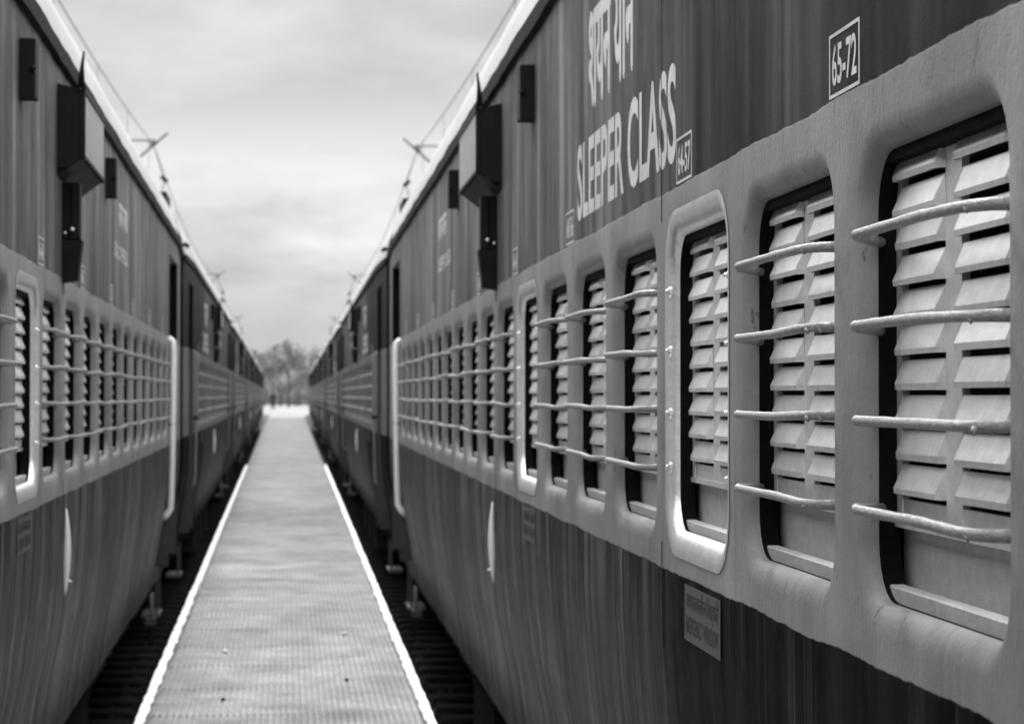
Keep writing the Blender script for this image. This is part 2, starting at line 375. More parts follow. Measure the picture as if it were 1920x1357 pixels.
def body_mesh():
    mb = MB(); X = lx(.9)
    ys = [0, .45] + list(DOORS[1]) + [MOD0] + [MOD0 + PITCH*(k+1) for k in range(18)]
    ys += [DOORS[0][0], DOORS[0][1], ly(21.8), LEN]
    ys = sorted(set(round(q, 4) for q in ys))
    prof = [(1.12, -1.66), (1.06, -1.655), (1.04, -1.62), (1.015, -1.45), (.985, -1.25), (.94, -1.03), (.915, -.8), (.902, -.6), (.9, ZB), (.9, ZT), (.9, 1.2), (.9, 1.46)]
    for yi in range(len(ys)-1):
        a, b = ys[yi], ys[yi+1]
        isdoor = any(abs(a-d[0]) < .01 for d in DOORS)
        iswin = a >= MOD0 - .01 and b <= MOD1 + .01
        for j in range(len(prof)-1):
            (xa, za), (xb, zb) = prof[j], prof[j+1]
            if iswin and j == 8: continue
            if isdoor and 3 <= j <= 9: continue
            mb.add([(lx(xa)+taper(a), a, CH+za), (lx(xa)+taper(b), b, CH+za), (lx(xb)+taper(b), b, CH+zb), (lx(xb)+taper(a), a, CH+zb)], [(0, 3, 2, 1)], True)
    for k, cy in enumerate(WC):
        y0, y1, z0, z1 = cy-PITCH/2, cy+PITCH/2, CH+ZB, CH+ZT
        loops = []
        L0, _ = open_loop(cy, 0)
        outer = []
        for q in range(4):
            for i in range(7):
                py, pz = L0[q*7+i]
                ey, ez = (y1, z1, )if q == 0 else ((y0, z1) if q == 1 else ((y0, z0) if q == 2 else (y1, z0)))
                side_first = q in (0, 2)
                if i == 3: outer.append((ey, ez))
                elif (i < 3) == side_first: outer.append((ey, pz))
                else: outer.append((py, ez))
        loops.append([(X, y, z) for y, z in outer])
        for t in (0, .2, .4, .6, .8, 1):
            L, dep = open_loop(cy, t); loops.append([(X+dep, y, z) for y, z in L])
        v = sum(loops, []); f = []
        for a in range(len(loops)-1):
            for j in range(28):
                q = (j+1) % 28; f.append((a*28+j, a*28+q, (a+1)*28+q, (a+1)*28+j))
        mb.add(v, f, True)
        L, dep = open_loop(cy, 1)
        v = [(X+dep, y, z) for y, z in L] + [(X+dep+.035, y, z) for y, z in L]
        mb.add(v, [(j, (j+1) % 28, 28+(j+1) % 28, 28+j) for j in range(28)], False, 3)  # deep jamb faces black: shade of the recess put into the colour
    # door recesses
    for a, b in DOORS:
        x0, x1, z0, z1 = lx(.9)+.03, lx(1.16)+.03, CH-1.45, CH+1.2
        zm = CH+.5
        for za, zb_, mi in ((z0, zm, 4), (zm, z1, 3)):  # upper recess sides black: dark of the open doorway put into the colour
            mb.add([(x0-.03,a,za),(x1,a,za),(x1,a,zb_),(x0-.03,a,zb_)], [(0,1,2,3)], False, mi)
            mb.add([(x0-.03,b,za),(x1,b,za),(x1,b,zb_),(x0-.03,b,zb_)], [(3,2,1,0)], False, mi)
        mb.add([(x0-.03,a,z1),(x1,a,z1),(x1,b,z1),(x0-.03,b,z1)], [(0,1,2,3)], False, 1)
        mb.add([(x0+.1,a,z0),(x1,a,z0),(x1,b,z0),(x0+.1,b,z0)], [(3,2,1,0)], False, 1)
    # far side, ends, floor
    far = [(HW-.14, -1.62), (HW-.08, -1.25), (HW-.02, -.8), (HW, -.44), (HW, 1.46)]
    for j in range(4):
        (xa, za), (xb, zb) = far[j], far[j+1]
        mb.add([(xa,0,CH+za),(xa,LEN,CH+za),(xb,LEN,CH+zb),(xb,0,CH+zb)], [(0,1,2,3)], True)
    endp = [(lx(1.05)+.07, -1.62), (lx(.9)+.07, -.6), (lx(.9)+.07, 1.39), (lx(1.0)+.05, 1.72), (lx(1.5), 1.96), (0, 2.04), (-lx(1.5), 1.96), (-lx(1.0)-.05, 1.72), (HW, 1.39), (HW, -.6), (HW-.14, -1.62)]
    mb.add([(x, 0, CH+z) for x, z in endp], [tuple(range(11))]); mb.add([(x, LEN, CH+z) for x, z in endp], [tuple(reversed(range(11)))])
    mb.add([(lx(1.12),0,CH-1.66),(HW-.14,0,CH-1.62),(HW-.14,LEN,CH-1.62),(lx(1.12),LEN,CH-1.66)], [(0,1,2,3)], False, 2)
    return mb.mesh('body', [M['coach'], M['rim'], M['dark'], M['recess_shade'], M['doorpaint']])

def roof_mesh():
    mb = MB()
    half = [(.887, 1.425), (.895, 1.47), (.918, 1.58), (.95, 1.675), (1.0, 1.755), (1.10, 1.84), (1.35, 1.94), (1.8, 2.02), (2.52, 2.06)]
    prof = [(lx(x), z) for x, z in half] + [(-lx(x), z) for x, z in reversed(half[:-1])]
    n = 24; ys = [LEN*i/n for i in range(n+1)]
    v = []; f = []; m = len(prof)
    for i, y in enumerate(ys):
        for j, (x, z) in enumerate(prof):
            w_ = .006 * math.sin(i*2.1 + j) if 0 < j < m-1 else 0
            t = taper(y) * (1 if x < 0 else -1) * .8
            v.append((x + t + w_, y, CH+z + w_*.6))
    for i in range(n):
        for j in range(m-1): f.append((i*m+j, (i+1)*m+j, (i+1)*m+j+1, i*m+j+1))
    mb.add(v, f, True); return mb.mesh('roof', M['roof'])

def gutter_mesh():
    mb = MB(); n = 160; v = []; f = []
    for i in range(n+1):
        y = LEN*i/n; t = taper(y)
        wv = .010*mnoise.noise(Vector((y*1.3, 0, 0))) + .006*mnoise.noise(Vector((y*4, 3, 0)))
        th = .030 + .007*mnoise.noise(Vector((y*2, 9, 0)))
        for (x, z) in ((.903, 1.40-th), (.872, 1.40-th), (.868, 1.40+th), (.903, 1.41+th)):
            v.append((lx(x)+t, y, CH+z+wv))
    for i in range(n):
        for j in range(4):
            q = (j+1) % 4; f.append((i*4+j, i*4+q, (i+1)*4+q, (i+1)*4+j))
    f += [(0, 3, 2, 1), (n*4, n*4+1, n*4+2, n*4+3)]
    mb.add(v, f); return mb.mesh('gutter', M['gutter'])

# --- window pieces, all local to the coach but around y=0 (the window is placed at its centre)
SX = lx(.96)                               # shutter plane
COLS = ((.0900, .3410), (-.2370, .0170))  # louvre columns in y relative to window centre (far, near)
LZ = [CH + .34 - .0551*i for i in range(10)]
def shutter_mb(mb):
    x0, x1 = SX, SX+.012
    y0, y1 = -.285, .40
    zt, zb = CH+.43, CH-.198
    mb.box((x0, COLS[0][1]-.004, zb), (x1, y1, zt)); mb.box((x0, COLS[1][1]-.004, zb), (x1, COLS[0][0]+.004, zt)); mb.box((x0, y0, zb), (x1, COLS[1][0]+.004, zt))
    mb.box((x0-.03, -.36, CH+.368), (x0-.001, .40, CH+.45), 1)  # black box added for the lintel's shadow across the shutter top
    # guide channel at the far jamb
    mb.box((x0-.012, .372, zb-.13), (x0-.002, .385, zt))
    for a, b in COLS:
        zz = zt
        for z in LZ:
            mb.box((x0+.001, a, z+.020), (x1, b, zz)); zz = z - .009
        mb.box((x0+.001, a, zb), (x1, b, zz))
    mb.box((x0-.004, y0, zb-.012), (x0-.001, y1, zb-.0005))
def louvre_mb(mb, a, b, z, k):
    """pressed hood, closed at its sides, open below"""
    r = random.Random(k)
    j = lambda s=.002: r.uniform(-s, s)
    p = .0135 + j(.002); x = SX
    zt, zl, zb = z+.0450+j(.001), z+.009+j(.0015), z+j(.0015)
    v = [(x, a+.006, zt), (x, b-.012, zt), (x-p, a+.016+j(), zl), (x-p, b-.004+j(), zl), (x-p+.001, a+.016, zb), (x-p+.001, b-.004, zb+j(.001)),
         (x, a, zb), (x, b, zb), (x, a, zl), (x, b, zl),
         (x-p+.003, a+.019, zb), (x-p+.003, b-.007, zb), (x-p+.003, a+.019, zl-.001), (x-p+.003, b-.007, zl-.001), (x-.0, a+.012, zt-.006), (x-.0, b-.018, zt-.006)]
    f = [(0, 1, 3, 2), (2, 3, 5, 4), (0, 2, 8), (8, 2, 4, 6), (1, 9, 3), (3, 9, 7, 5), (4, 5, 11, 10), (10, 11, 13, 12), (12, 13, 15, 14)]
    mb.add(v, f, False)
def lower_mb(mb):
    x0 = SX+.020
    mb.box((x0, -.285, CH-.335), (x0+.008, .40, CH-.19))
def sill_mb(mb):
    mb.bbox((SX-.022, -.32, CH-.334), (SX+.004, .366, CH-.300), .003); mb.box((SX+.006, -.32, CH-.334), (SX+.019, .366, CH-.306))
BARX = .036
def bar_mb(mb, z, k):
    r = random.Random(k*7+1)
    pts = []; rad = []
    R0 = .0082
    yn, yf = -.318, .255
    def add(x, y, zz, rr): pts.append((x, y, zz)); rad.append(rr)
    s1, s2, ph = r.uniform(-.008, .005), r.uniform(-.003, .003), r.uniform(0, 6)
    xw = lx(.9)
    add(xw+.034, .366, z-.004, R0); add(xw+.006, .332, z-.003, R0)
    add(xw-.018, .300, z-.001, R0)
    add(xw-BARX*.85, .273, z, R0*1.06)
    n = 14
    for i in range(n+1):
        t = i/n; y = yf + (yn-yf)*t
        kink = s1*max(0, t-.62)*2.0 + s2*math.sin(3.1*t+ph)*.35
        add(xw-BARX*(1 if t < .93 else .8), y, z + kink, R0*(1+.05*r.uniform(-1, 1)))
    ze = pts[-1][2]
    add(xw-BARX*.3, -.352, ze, R0*1.1); add(xw+.036, -.366, ze, R0*1.25)
    mb.tube(pts, rad, 10)
    # weld blobs and hardened paint drips
    for (x, y, zz) in ((xw-.022, .295, z-.007), (xw-.030, .275, z-.008), (xw-BARX*.95, -.310, ze-.008), (xw-BARX*.85, -.328, ze-.009), (xw-BARX*.4, -.350, ze-.009)):
        if r.random() < .6: continue
        q = .0026+r.uniform(0, .0016); y += r.uniform(-.012, .012)
        mb.tube([(x, y+.004, zz+.007), (x, y, zz+.003), (x, y-.001, zz-q*.5)], [q*1.3, q*1.2, q*.5], 6)
def ring_mesh():
    mb = MB(); X = lx(.9); loops = []
    for grow, t in ((.013, 0), (.0, 0)):
        L, _ = open_loop(0, 0, grow); loops.append([(X-.0015, y, z) for y, z in L])
    for t in (.2, .4, .6, .8, 1):
        L, dep = open_loop(0, t, -.0015); loops.append([(X+dep-.0012, y, z) for y, z in L])
    v = sum(loops, []); f = []
    for a in range(len(loops)-1):
        for j in range(28):
            q = (j+1) % 28; f.append((a*28+j, a*28+q, (a+1)*28+q, (a+1)*28+j))
    mb.add(v, f, True); return mb.mesh('painted_surround', M['ring'])
def bolt_mesh():
    mb = MB()
    mb.tube([(0, 0, 0), (-.007, 0, 0), (-.010, 0, 0)], [.011, .0105, .006], 7, smooth=False)
    mb.tube([(-.009, .002, 0), (-.015, .004, -.002)], [.006, .004], 6)
    mb.tube([(-.003, 0, -.008), (-.004, 0, -.022)], [.006, .002], 5)
    return mb.mesh('bolt', M['bolt'])

LOUVRE = {}
def louvre_meshes():
    for ci, (a, b) in enumerate(COLS):
        for v in range(4):
            mb = MB(); louvre_mb(mb, a, b, 0, ci*10+v); LOUVRE[(ci, v)] = mb.mesh('louvre', M['louvre'])
louvre_meshes()
BARS_Z = [.2517, .110, -.037, -.178]
BAR = []
for v in range(8):
    mb = MB(); bar_mb(mb, 0, v); BAR.append(mb.mesh('window_bar', M['bar']))
mb = MB(); shutter_mb(mb); SHUT = mb.mesh('window', [M['louvre'], M['recess_shade']])
mb = MB(); lower_mb(mb); LOWER = mb.mesh('lower_panel', M['panel'])
mb = MB(); sill_mb(mb); SILL = mb.mesh('sill', M['sill'])
RING = ring_mesh(); BOLT = bolt_mesh()
mb = MB()
for ci, (a, b) in enumerate(COLS):
    for i, z in enumerate(LZ): louvre_mb(mb, a, b, z, i)
LOUVSET = mb.mesh('louvre', M['louvre'])
def joined_window(emerg):
    mb = MB(); shutter_mb(mb)
    for ci, (a, b) in enumerate(COLS):
        for i, z in enumerate(LZ): louvre_mb(mb, a, b, z, i)
    lower_mb(mb); sill_mb(mb)
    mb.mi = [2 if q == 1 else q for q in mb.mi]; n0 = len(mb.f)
    if not emerg:
        for i, z in enumerate(BARS_Z): bar_mb(mb, CH+z, i)
    mb.mi[n0:] = [1]*(len(mb.f)-n0)
    return mb.mesh('window', [M['louvre'], M['bar'], M['recess_shade']])
JW, JWE = joined_window(False), joined_window(True)
BODY, ROOF, GUT = body_mesh(), roof_mesh(), gutter_mesh()
HATCH = None

def curved_streak():
    """slim rounded white streak on the lower side, modelled as a solid spindle"""
    pts = []; rad = []
    for i in range(13):
        t = i/12; z = -.49 - .37*t
        x = .9 - .005*math.sin(math.pi*t) + .004*t
        pts.append((lx(x), 0, CH+z)); rad.append(.003 + .015*math.sin(math.pi*min(1, t*1.0))**.8)
    mb = MB(); mb.tube(pts, rad, 8)
    mb.tube([(lx(.9)-.010, .006, CH-.80), (lx(.9)-.022, .012, CH-.805)], [.008, .004], 6)
    return mb.mesh('white_streak', M['white'])
STREAK = curved_streak()
def handrail_mesh(mat, rad):
    mb = MB(); pts = []
    X = lx(.9)
    prof = [(.030, .47), (-.010, .475), (-.034, .455), (-.040, .38)]
    for d, z in prof: pts.append((X+d, 0, CH+z))
    for i in range(1, 13):
        z = .38 - 1.33*i/12
        d = -.040 + (.022*((.38-z)/1.33)**2)
        pts.append((X+d, 0, CH+z))
    pts.append((X+.010, 0, CH-1.00)); pts.append((X+.050, 0, CH-1.04))
    mb.tube(pts, rad, 12)
    mb.tube([(X+.03, 0, CH-.245), (X-.05, 0, CH-.245)], [.012, .026], 8, mi=1); mb.tube([(X-.034, 0, CH-.225), (X-.034, 0, CH-.265)], .0235, 8, mi=1)
    return mb.mesh('handrail', [mat, M['dark']])
RAIL = handrail_mesh(M['white'], .026); RAIL2 = handrail_mesh(M['bar'], .014)
def door_mb(w_):
    mb = MB(); x0 = lx(1.13); 
    w0, w1 = .015, w_-.015
    mb.box((x0, w0, CH-1.43), (x0+.03, w1, CH+.5)); mb.box((x0, w0, CH+1.10), (x0+.03, w1, CH+1.19))
    mb.box((x0, w0, CH+.5), (x0+.03, w0+.12, CH+1.10)); mb.box((x0, w1-.12, CH+.5), (x0+.03, w1, CH+1.10))
    return mb.mesh('door', M['doorpaint'])
DOORM = [door_mb(d[1]-d[0]) for d in DOORS]
mb = MB(); mb.box((lx(1.145), .135, CH+.5), (lx(1.15), .665, CH+1.10)); DPANE = mb.mesh('pane', M['glass'])
mb = MB(); mb.tube([(lx(1.10), .12, CH-.05), (lx(1.13), .12, CH-.05)], .015, 8); mb.tube([(lx(1.10), .12, CH-.05), (lx(1.10), .22, CH-.05)], .012, 8); DHAND = mb.mesh('handle', M['bolt'])

# --- upper side fittings
mb = MB(); mb.bbox((lx(.843), -.06, CH+1.048), (lx(.902), .06, CH+1.258), .004)
mb.tube([(lx(.85), -.063, CH+1.15), (lx(.85), -.072, CH+1.15)], .012, 6)
for i in range(4): mb.tube([(lx(.852+.014*i), -.055, CH+1.050), (lx(.852+.014*i), -.055, CH+1.040)], [.007, .003], 5)
BRACK = mb.mesh('board_bracket', M['black'])
def fan_box():
    mb = MB()
    x0 = lx(.79); y0, y1 = ly(9.9), ly(10.95)
    v = [(x0, y0, CH+.985), (lx(.902), y0, CH+.90), (lx(.902), y1, CH+.90), (x0, y1, CH+.985),
         (x0, y0, CH+1.26), (lx(.902), y0, CH+1.29), (lx(.902), y1, CH+1.29), (x0, y1, CH+1.26)]
    mb.add(v, [(0, 1, 2, 3), (4, 7, 6, 5), (0, 4, 5, 1), (3, 2, 6, 7)])
    mb.add([v[0], v[3], v[7], v[4]], [(0, 1, 2, 3)], False, 1)
    # lips
    mb.box((x0-.006, y0-.006, CH+.975), (x0+.010, y1+.006, CH+.992)); mb.box((x0-.006, y0-.006, CH+1.25), (x0+.01, y1+.006, CH+1.272))
    mb.box((x0-.004, y0-.008, CH+.985), (x0+.012, y0+.03, CH+1.26)); mb.box((x0+.05, y0-.014, CH+.94), (lx(.902), y0-.001, CH+1.27))
    for i in range(7): mb.tube([(x0-.003, y0+.1+i*.13, CH+.978), (x0-.003, y0+.1+i*.13, CH+.965)], [.010, .004], 5)
    return mb.mesh('equipment_box', [M['black'], M['boxface']])
FANBOX = fan_box()
mb = MB(); Yc = ly(9.88)
mb.tube([(lx(.80), Yc, CH+1.27), (lx(.798), Yc, CH+1.35), (lx(.790), Yc, CH+1.42)], [.016, .009, .004], 7); SPIKE = mb.mesh('antenna_spike', M['black'])
mb = MB(); Yc = ly(10.15)
mb.bbox((lx(.825), Yc-.03, CH+.66), (lx(.90), Yc+.05, CH+.90), .004); mb.box((lx(.845), Yc-.045, CH+.66), (lx(.857), Yc-.031, CH+.89))
mb.add([(lx(x), Yc+y, CH+z) for x, y, z in ((.815,-.04,.655),(.90,-.04,.655),(.90,.06,.655),(.815,.06,.655),(.835,-.03,.485),(.90,-.03,.475),(.90,.05,.475),(.835,.05,.485))],
       [(0,3,2,1),(4,5,6,7),(0,1,5,4),(2,3,7,6),(3,0,4,7)]); LAMP = mb.mesh('lamp_housing', M['black'])
mb = MB(); mb.tube([(lx(.855), Yc-.043, CH+.70), (lx(.855), Yc-.058, CH+.70)], [.009, .007], 8); mb.tube([(lx(.885), Yc-.043, CH+.685), (lx(.885), Yc-.055, CH+.685)], [.006, .005], 8); REFL = mb.mesh('reflector', M['white'])

# --- roof end vent
mb = MB(); mb.box((lx(1.02), ly(21.6), CH+1.75), (lx(1.10), ly(22.4), CH+1.90)); mb.tube([(lx(.94), ly(22.7), CH+1.47), (lx(.90), ly(22.9), CH+1.50), (lx(.86), ly(22.9), CH+1.47)], .022, 6); VENT = mb.mesh('roof_vent', M['black'])
# --- seams
def seam_mesh(y):
    mb = MB(); mb.box((lx(.8985), y-.003, CH+.43), (lx(.9005), y+.003, CH+1.37)); mb.box((lx(.8985), y-.003, CH-.62), (lx(.9005), y+.003, CH-.36)); return mb.mesh('panel_seam', M['seam'])
SEAMS = [seam_mesh(y) for y in (ly(5.555), ly(5.555)+4.65, ly(5.555)+9.3)]
# --- underframe and bogie
mb = MB()
mb.box((lx(1.18), .3, CH-1.74), (lx(1.30), LEN-.3, CH-1.66)); mb.box((-lx(1.30), .3, CH-1.74), (-lx(1.18), LEN-.3, CH-1.63))
for y in (8.2, 10.3, 12.6): mb.box((lx(1.12), y, CH-2.15), (lx(1.75), y+1.4, CH-1.74))
mb.tube([(lx(1.25), 7.5, CH-1.95), (lx(1.25), 15.2, CH-1.95)], .05, 8)
UNDER = mb.mesh('underframe', M['dark'])
def bogie_mesh():
    mb = MB()
    for s in (-1, 1):
        mb.box((s*1.12-.06, -1.7, .52), (s*1.12+.06, 1.7, .66)); mb.box((s*1.12-.09, -.55, .30), (s*1.12+.09, .55, .52))
        for y in (-1.45, 1.45):
            mb.bbox((s*1.12-.11, y-.17, .33), (s*1.12+.11, y+.17, .56), .02)
            for d in (-.30, .30):
                for q in range(5): mb.tube([(s*1.12, y+d, .38+q*.05), (s*1.12, y+d, .405+q*.05)], .075, 8)
        mb.tube([(s*1.20, -.2, .7), (s*1.20, .35, .28)], .03, 7)
    mb.box((-1.1, -.25, .42), (1.1, .25, .62))
    return mb.mesh('bogie', M['dark'])
BOGIE = bogie_mesh()
mb = MB()
for s in (-1, 1): mb.disc((0, .457), .457, s*.80-.065, s*.80+.065, 28); mb.disc((0, .457), .485, s*.735-.02, s*.735+.02, 28)
mb.tube([(-1.2, 0, .457), (1.2, 0, .457)], .08, 8); WHEEL = mb.mesh('wheelset', M['dark'])
mb = MB()
mb.tube([(lx(1.0), 0, CH-1.60), (lx(1.0), 0, CH-2.02)], .017, 8); mb.box((lx(.965), -.05, CH-1.86), (lx(1.05), .05, CH-1.80)); HANG = mb.mesh('step_hanger', simple('dusty_steel', .09, .6, .3, 20))
mb = MB(); mb.box((lx(1.0), -.3, CH-1.93), (lx(1.16), .3, CH-1.90)); mb.box((lx(1.02), -.28, CH-1.9), (lx(1.04), -.25, CH-1.6)); mb.box((lx(1.02), .25, CH-1.9), (lx(1.04), .28, CH-1.6)); STEP = mb.mesh('footstep', bpy.data.materials['dusty_steel'])
mb = MB(); mb.box((-.55, LEN-.01, CH-1.2), (.55, PERIOD+.01, CH+.95)); BELLOW = mb.mesh('vestibule_bellows', M['black'])

# --- lettering
def frame_mesh(wid, hgt, t=.006):
    mb = MB()
    x0, x1 = -.0003, .0005
    mb.box((x0, -wid, 0), (x1, 0, t)); mb.box((x0, -wid, hgt-t), (x1, 0, hgt)); mb.box((x0, -t, t), (x1, 0, hgt-t)); mb.box((x0, -wid, t), (x1, -wid+t, hgt-t))
    return mb.mesh('number_frame', M['letters'])
NF = frame_mesh(.205, .108)
WX = lx(.8993)
T_EN = text_mesh('lettering', 'SLEEPER CLASS', 1.88, .243, .021)
T_HI = text_mesh('lettering', 'शयन यान', .92, .285, .0, bold=.010)
T_EN2 = text_mesh('lettering', 'SLEEPER CLASS', 1.1, .085, .012)
NUMS = ['65-72', '64-57', '49-56', '48-41', '33-40', '32-25', '17-24', '16-9', '1-8']
T_N = [text_mesh('seat_numbers', s, .165 if len(s) > 3 else .11, .070, .018) for s in NUMS]
P_HI = text_mesh('notice_text', 'आपातकालीन खिड़की'.replace('खि', 'िख'), .40, .056, .0, mat='ink', bold=.0012)
P_EN = text_mesh('notice_text', 'EMERGENCY WINDOW', .40, .040, .012, mat='ink')
mb = MB(); mb.box((-.0002, -.44, 0), (.0002, 0, .128)); PLATE = mb.mesh('notice_plate', M['plate'])

def lettering(root, full):
    dy, dz = 0, CH
    for i in range(9):
        yc = WC[2*i] + PITCH/2 + .105
        if i == 1: yc = ly(5.335)
        fr = mkobj('number_frame', NF, root, (WX, yc, CH+.500))
        w_ = .165 if len(NUMS[i]) > 3 else .11
        mkobj('seat_numbers', T_N[i], fr, (0, -(.205-w_)/2, .019))
        if not full and i > 2: break
    t = mkobj('lettering', T_EN, root, (WX, ly(7.22), CH+.556)); tag(t, 'large painted words SLEEPER CLASS')
    t = mkobj('lettering', T_HI, root, (WX, ly(6.93), CH+.885)); tag(t, 'large painted Hindi words for sleeper class')
    mkobj('lettering', T_HI, root, (WX, ly(14.3), CH+.98)).scale = (1, .8, .45)
    mkobj('lettering', T_EN2, root, (WX, ly(14.3), CH+.78))
    for k in EMERG:
        p = mkobj('notice_plate', PLATE, root, (lx(.9005)-.0016, WC[k]+.135, CH-.565))
        tag(p, 'emergency window notice in Hindi and English')
        mkobj('notice_text', P_HI, p, (-.0006, -.02, .066)); mkobj('notice_text', P_EN, p, (-.0006, -.02, .018))
        if not full: break

def coach(loc, label, detail, indiv=(), rz=0, mirror=False, group='sleeper coaches of the two trains'):
    root = empty('sleeper_coach', loc, rz, (-1, 1, 1) if mirror else None)
    tag(root, label, 'train coach', group)
    rr = random.Random(int(loc[1]*10) + (5 if mirror else 0))
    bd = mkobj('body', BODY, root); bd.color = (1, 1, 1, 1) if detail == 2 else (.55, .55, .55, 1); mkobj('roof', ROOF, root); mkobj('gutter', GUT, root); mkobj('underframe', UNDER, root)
    for k, cy in enumerate(WC):
        em = k in EMERG
        if detail == 2:
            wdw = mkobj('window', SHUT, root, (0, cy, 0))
            if em: tag(wdw, 'emergency window with a white painted surround and no bars')
            mkobj('lower_panel', LOWER, wdw); mkobj('sill', SILL, wdw)
            if k in indiv:
                for ci in range(2):
                    for z in LZ:
                        mkobj('louvre', LOUVRE[(ci, rr.randrange(4))], wdw, (rr.uniform(-.001, .001), rr.uniform(-.0015, .0015), z + rr.uniform(-.0012, .0012)))
            else: tag(mkobj('louvre', LOUVSET, wdw), kind='stuff')
            if em:
                mkobj('painted_surround', RING, wdw)
                for z in BARS_Z:
                    for yy in (.374, -.374): mkobj('bolt', BOLT, wdw, (lx(.9)+.010, yy, CH+z+rr.uniform(-.006, .006)))
            else:
                for z in BARS_Z: mkobj('window_bar', BAR[rr.randrange(8)], wdw, (0, rr.uniform(-.006, .006), CH+z + rr.uniform(-.004, .004)))
        else:
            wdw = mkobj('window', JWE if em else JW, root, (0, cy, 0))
    for d in DOORS:
        t = taper(sum(d)/2)
        dr = mkobj('door', DOORM[0 if d is DOORS[0] else 1], root, (t, d[0], 0)); mkobj('pane', DPANE, dr); mkobj('handle', DHAND, dr)
        mkobj('handrail', RAIL if detail == 2 and d is DOORS[0] else RAIL2, root, (0 if d is DOORS[0] else t, d[0]-.06 if d is DOORS[0] else d[1]+.10, 0))
        mkobj('footstep', STEP, root, (0, sum(d)/2, 0))
    for z in (8.58, 12.57): mkobj('board_bracket', BRACK, root, (0, ly(z), 0))
    mkobj('equipment_box', FANBOX, root); mkobj('antenna_spike', SPIKE, root)
    lp = mkobj('lamp_housing', LAMP, root); mkobj('reflector', REFL, lp)
    mkobj('roof_vent', VENT, root); mkobj('white_streak', STREAK, root, (0, ly(10.35), 0)); mkobj('step_hanger', HANG, root, (0, ly(18.9), 0))
    for s in SEAMS: mkobj('panel_seam', s, root)
    for y in (3.1, LEN-3.3):
        b = mkobj('bogie', BOGIE, root, (0, y, 0))
        for q in (-1.45, 1.45): mkobj('wheelset', WHEEL, b, (0, q, 0))
    if detail: lettering(root, detail == 2)
    mkobj('vestibule_bellows', BELLOW, root)
    return root

ORD = ['nearest', 'second', 'third', 'fourth', 'fifth', 'sixth', 'farthest']
NCO = 7
for i in range(NCO):
    lab = ('dark coach filling the right side, lettered SLEEPER CLASS above its barred louvred windows' if i == 0 else
           ('last coach of the right-hand train, farthest down beside the trees' if i == NCO-1 else '%s coach from the camera in the right-hand train' % ORD[i]))
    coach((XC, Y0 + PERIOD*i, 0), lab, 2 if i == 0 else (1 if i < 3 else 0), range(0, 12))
LA = .0091
for i in range(NCO):
    lab = ('dark coach filling the left side, black roof box and white door handrail in view' if i == 0 else
           ('last coach of the left-hand train, beyond the walkway by the distant person' if i == NCO-1 else '%s coach from the camera in the left-hand train' % ORD[i]))
    y = Y0 - .45 + PERIOD*i
    # origin sits on a line turned LA to the left about the camera foot
    xl, yl = -XC, y
    X = xl*math.cos(LA) - yl*math.sin(LA); Y = xl*math.sin(LA) + yl*math.cos(LA)
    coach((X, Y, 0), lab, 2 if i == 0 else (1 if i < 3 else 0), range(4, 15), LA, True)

# ================================================================ ground, tracks, walkway
def sheet(name, x0, x1, y0, y1, z, mat):
    mb = MB(); mb.add([(x0,y0,z),(x1,y0,z),(x1,y1,z),(x0,y1,z)], [(0,1,2,3)]); o = mb.obj(name, mat); o['kind'] = 'structure'; return o
sheet('ground', -2500, 2500, -400, 6000, -.35, M['ballast'])
mb = MB(); mb.box((-400, 175, -.3), (400, 900, .845)); mb.box((-.62-.0091*155, 150.5, -.3), (.62, 175, .845)); o = mb.obj('apron', M['apron']); o['kind'] = 'structure'

sheet('ballast_bed', -60, 60, -20, 174.9, -.215, M['ballast'])
def track(x, rz, label):
    root = empty('railway_track', (x, 0, -.16), rz); tag(root, label, 'railway track', 'tracks under the two trains')
    prof = [(-.07,-.16),(.07,-.16),(.07,-.145),(.012,-.12),(.012,-.04),(.036,-.03),(.036,.0),(-.036,.0),(-.036,-.03),(-.012,-.04),(-.012,-.12),(-.07,-.145)]
    for s in (-1, 1):
        mb = MB(); mb.extrude([(s*.838+a, b+.16) for a, b in prof], -5, 172); mb.obj('rail', M['rail'], root)
    sm = MB(); sm.bbox((-1.37, -.125, -.20), (1.37, .125, .0), .02); me = sm.mesh('sleeper', M['sleeper'])
    for i in range(60): mkobj('sleeper', me, root, (0, 1+i*.65, 0))
    mb = MB()
    for i in range(60, 262): mb.box((-1.37, 1+i*.65-.125, -.20), (1.37, 1+i*.65+.125, 0))
    tag(mb.obj('sleeper', M['sleeper'], root), kind='stuff')
track(XC, 0, 'railway track under the right-hand train')
track(-XC, LA, 'railway track under the left-hand train')
mb = MB(); rr = random.Random(3)
for i in range(9000):      # loose stones in the gap beside the walkway
    s = rr.choice((-1, 1)); y = 4 + 46*rr.random()**1.3; x = s*rr.uniform(.7, 1.35) - (LA*y if s < 0 else 0); q = rr.uniform(.02, .05)
    a = rr.uniform(0, 3)
    mb.add([(x+q*math.cos(a), y+q*math.sin(a), -.215), (x-q*math.sin(a), y+q*math.cos(a), -.205), (x-q*math.cos(a), y-q*math.sin(a), -.215), (x+q*math.sin(a), y-q*math.cos(a), -.21), (x, y, -.215+q*1.1)], [(0,1,4),(1,2,4),(2,3,4),(3,0,4)])
tag(mb.obj('ballast_stones', M['ballast']), 'dark ballast stones in the gaps beside the walkway', 'ballast', kind='stuff')

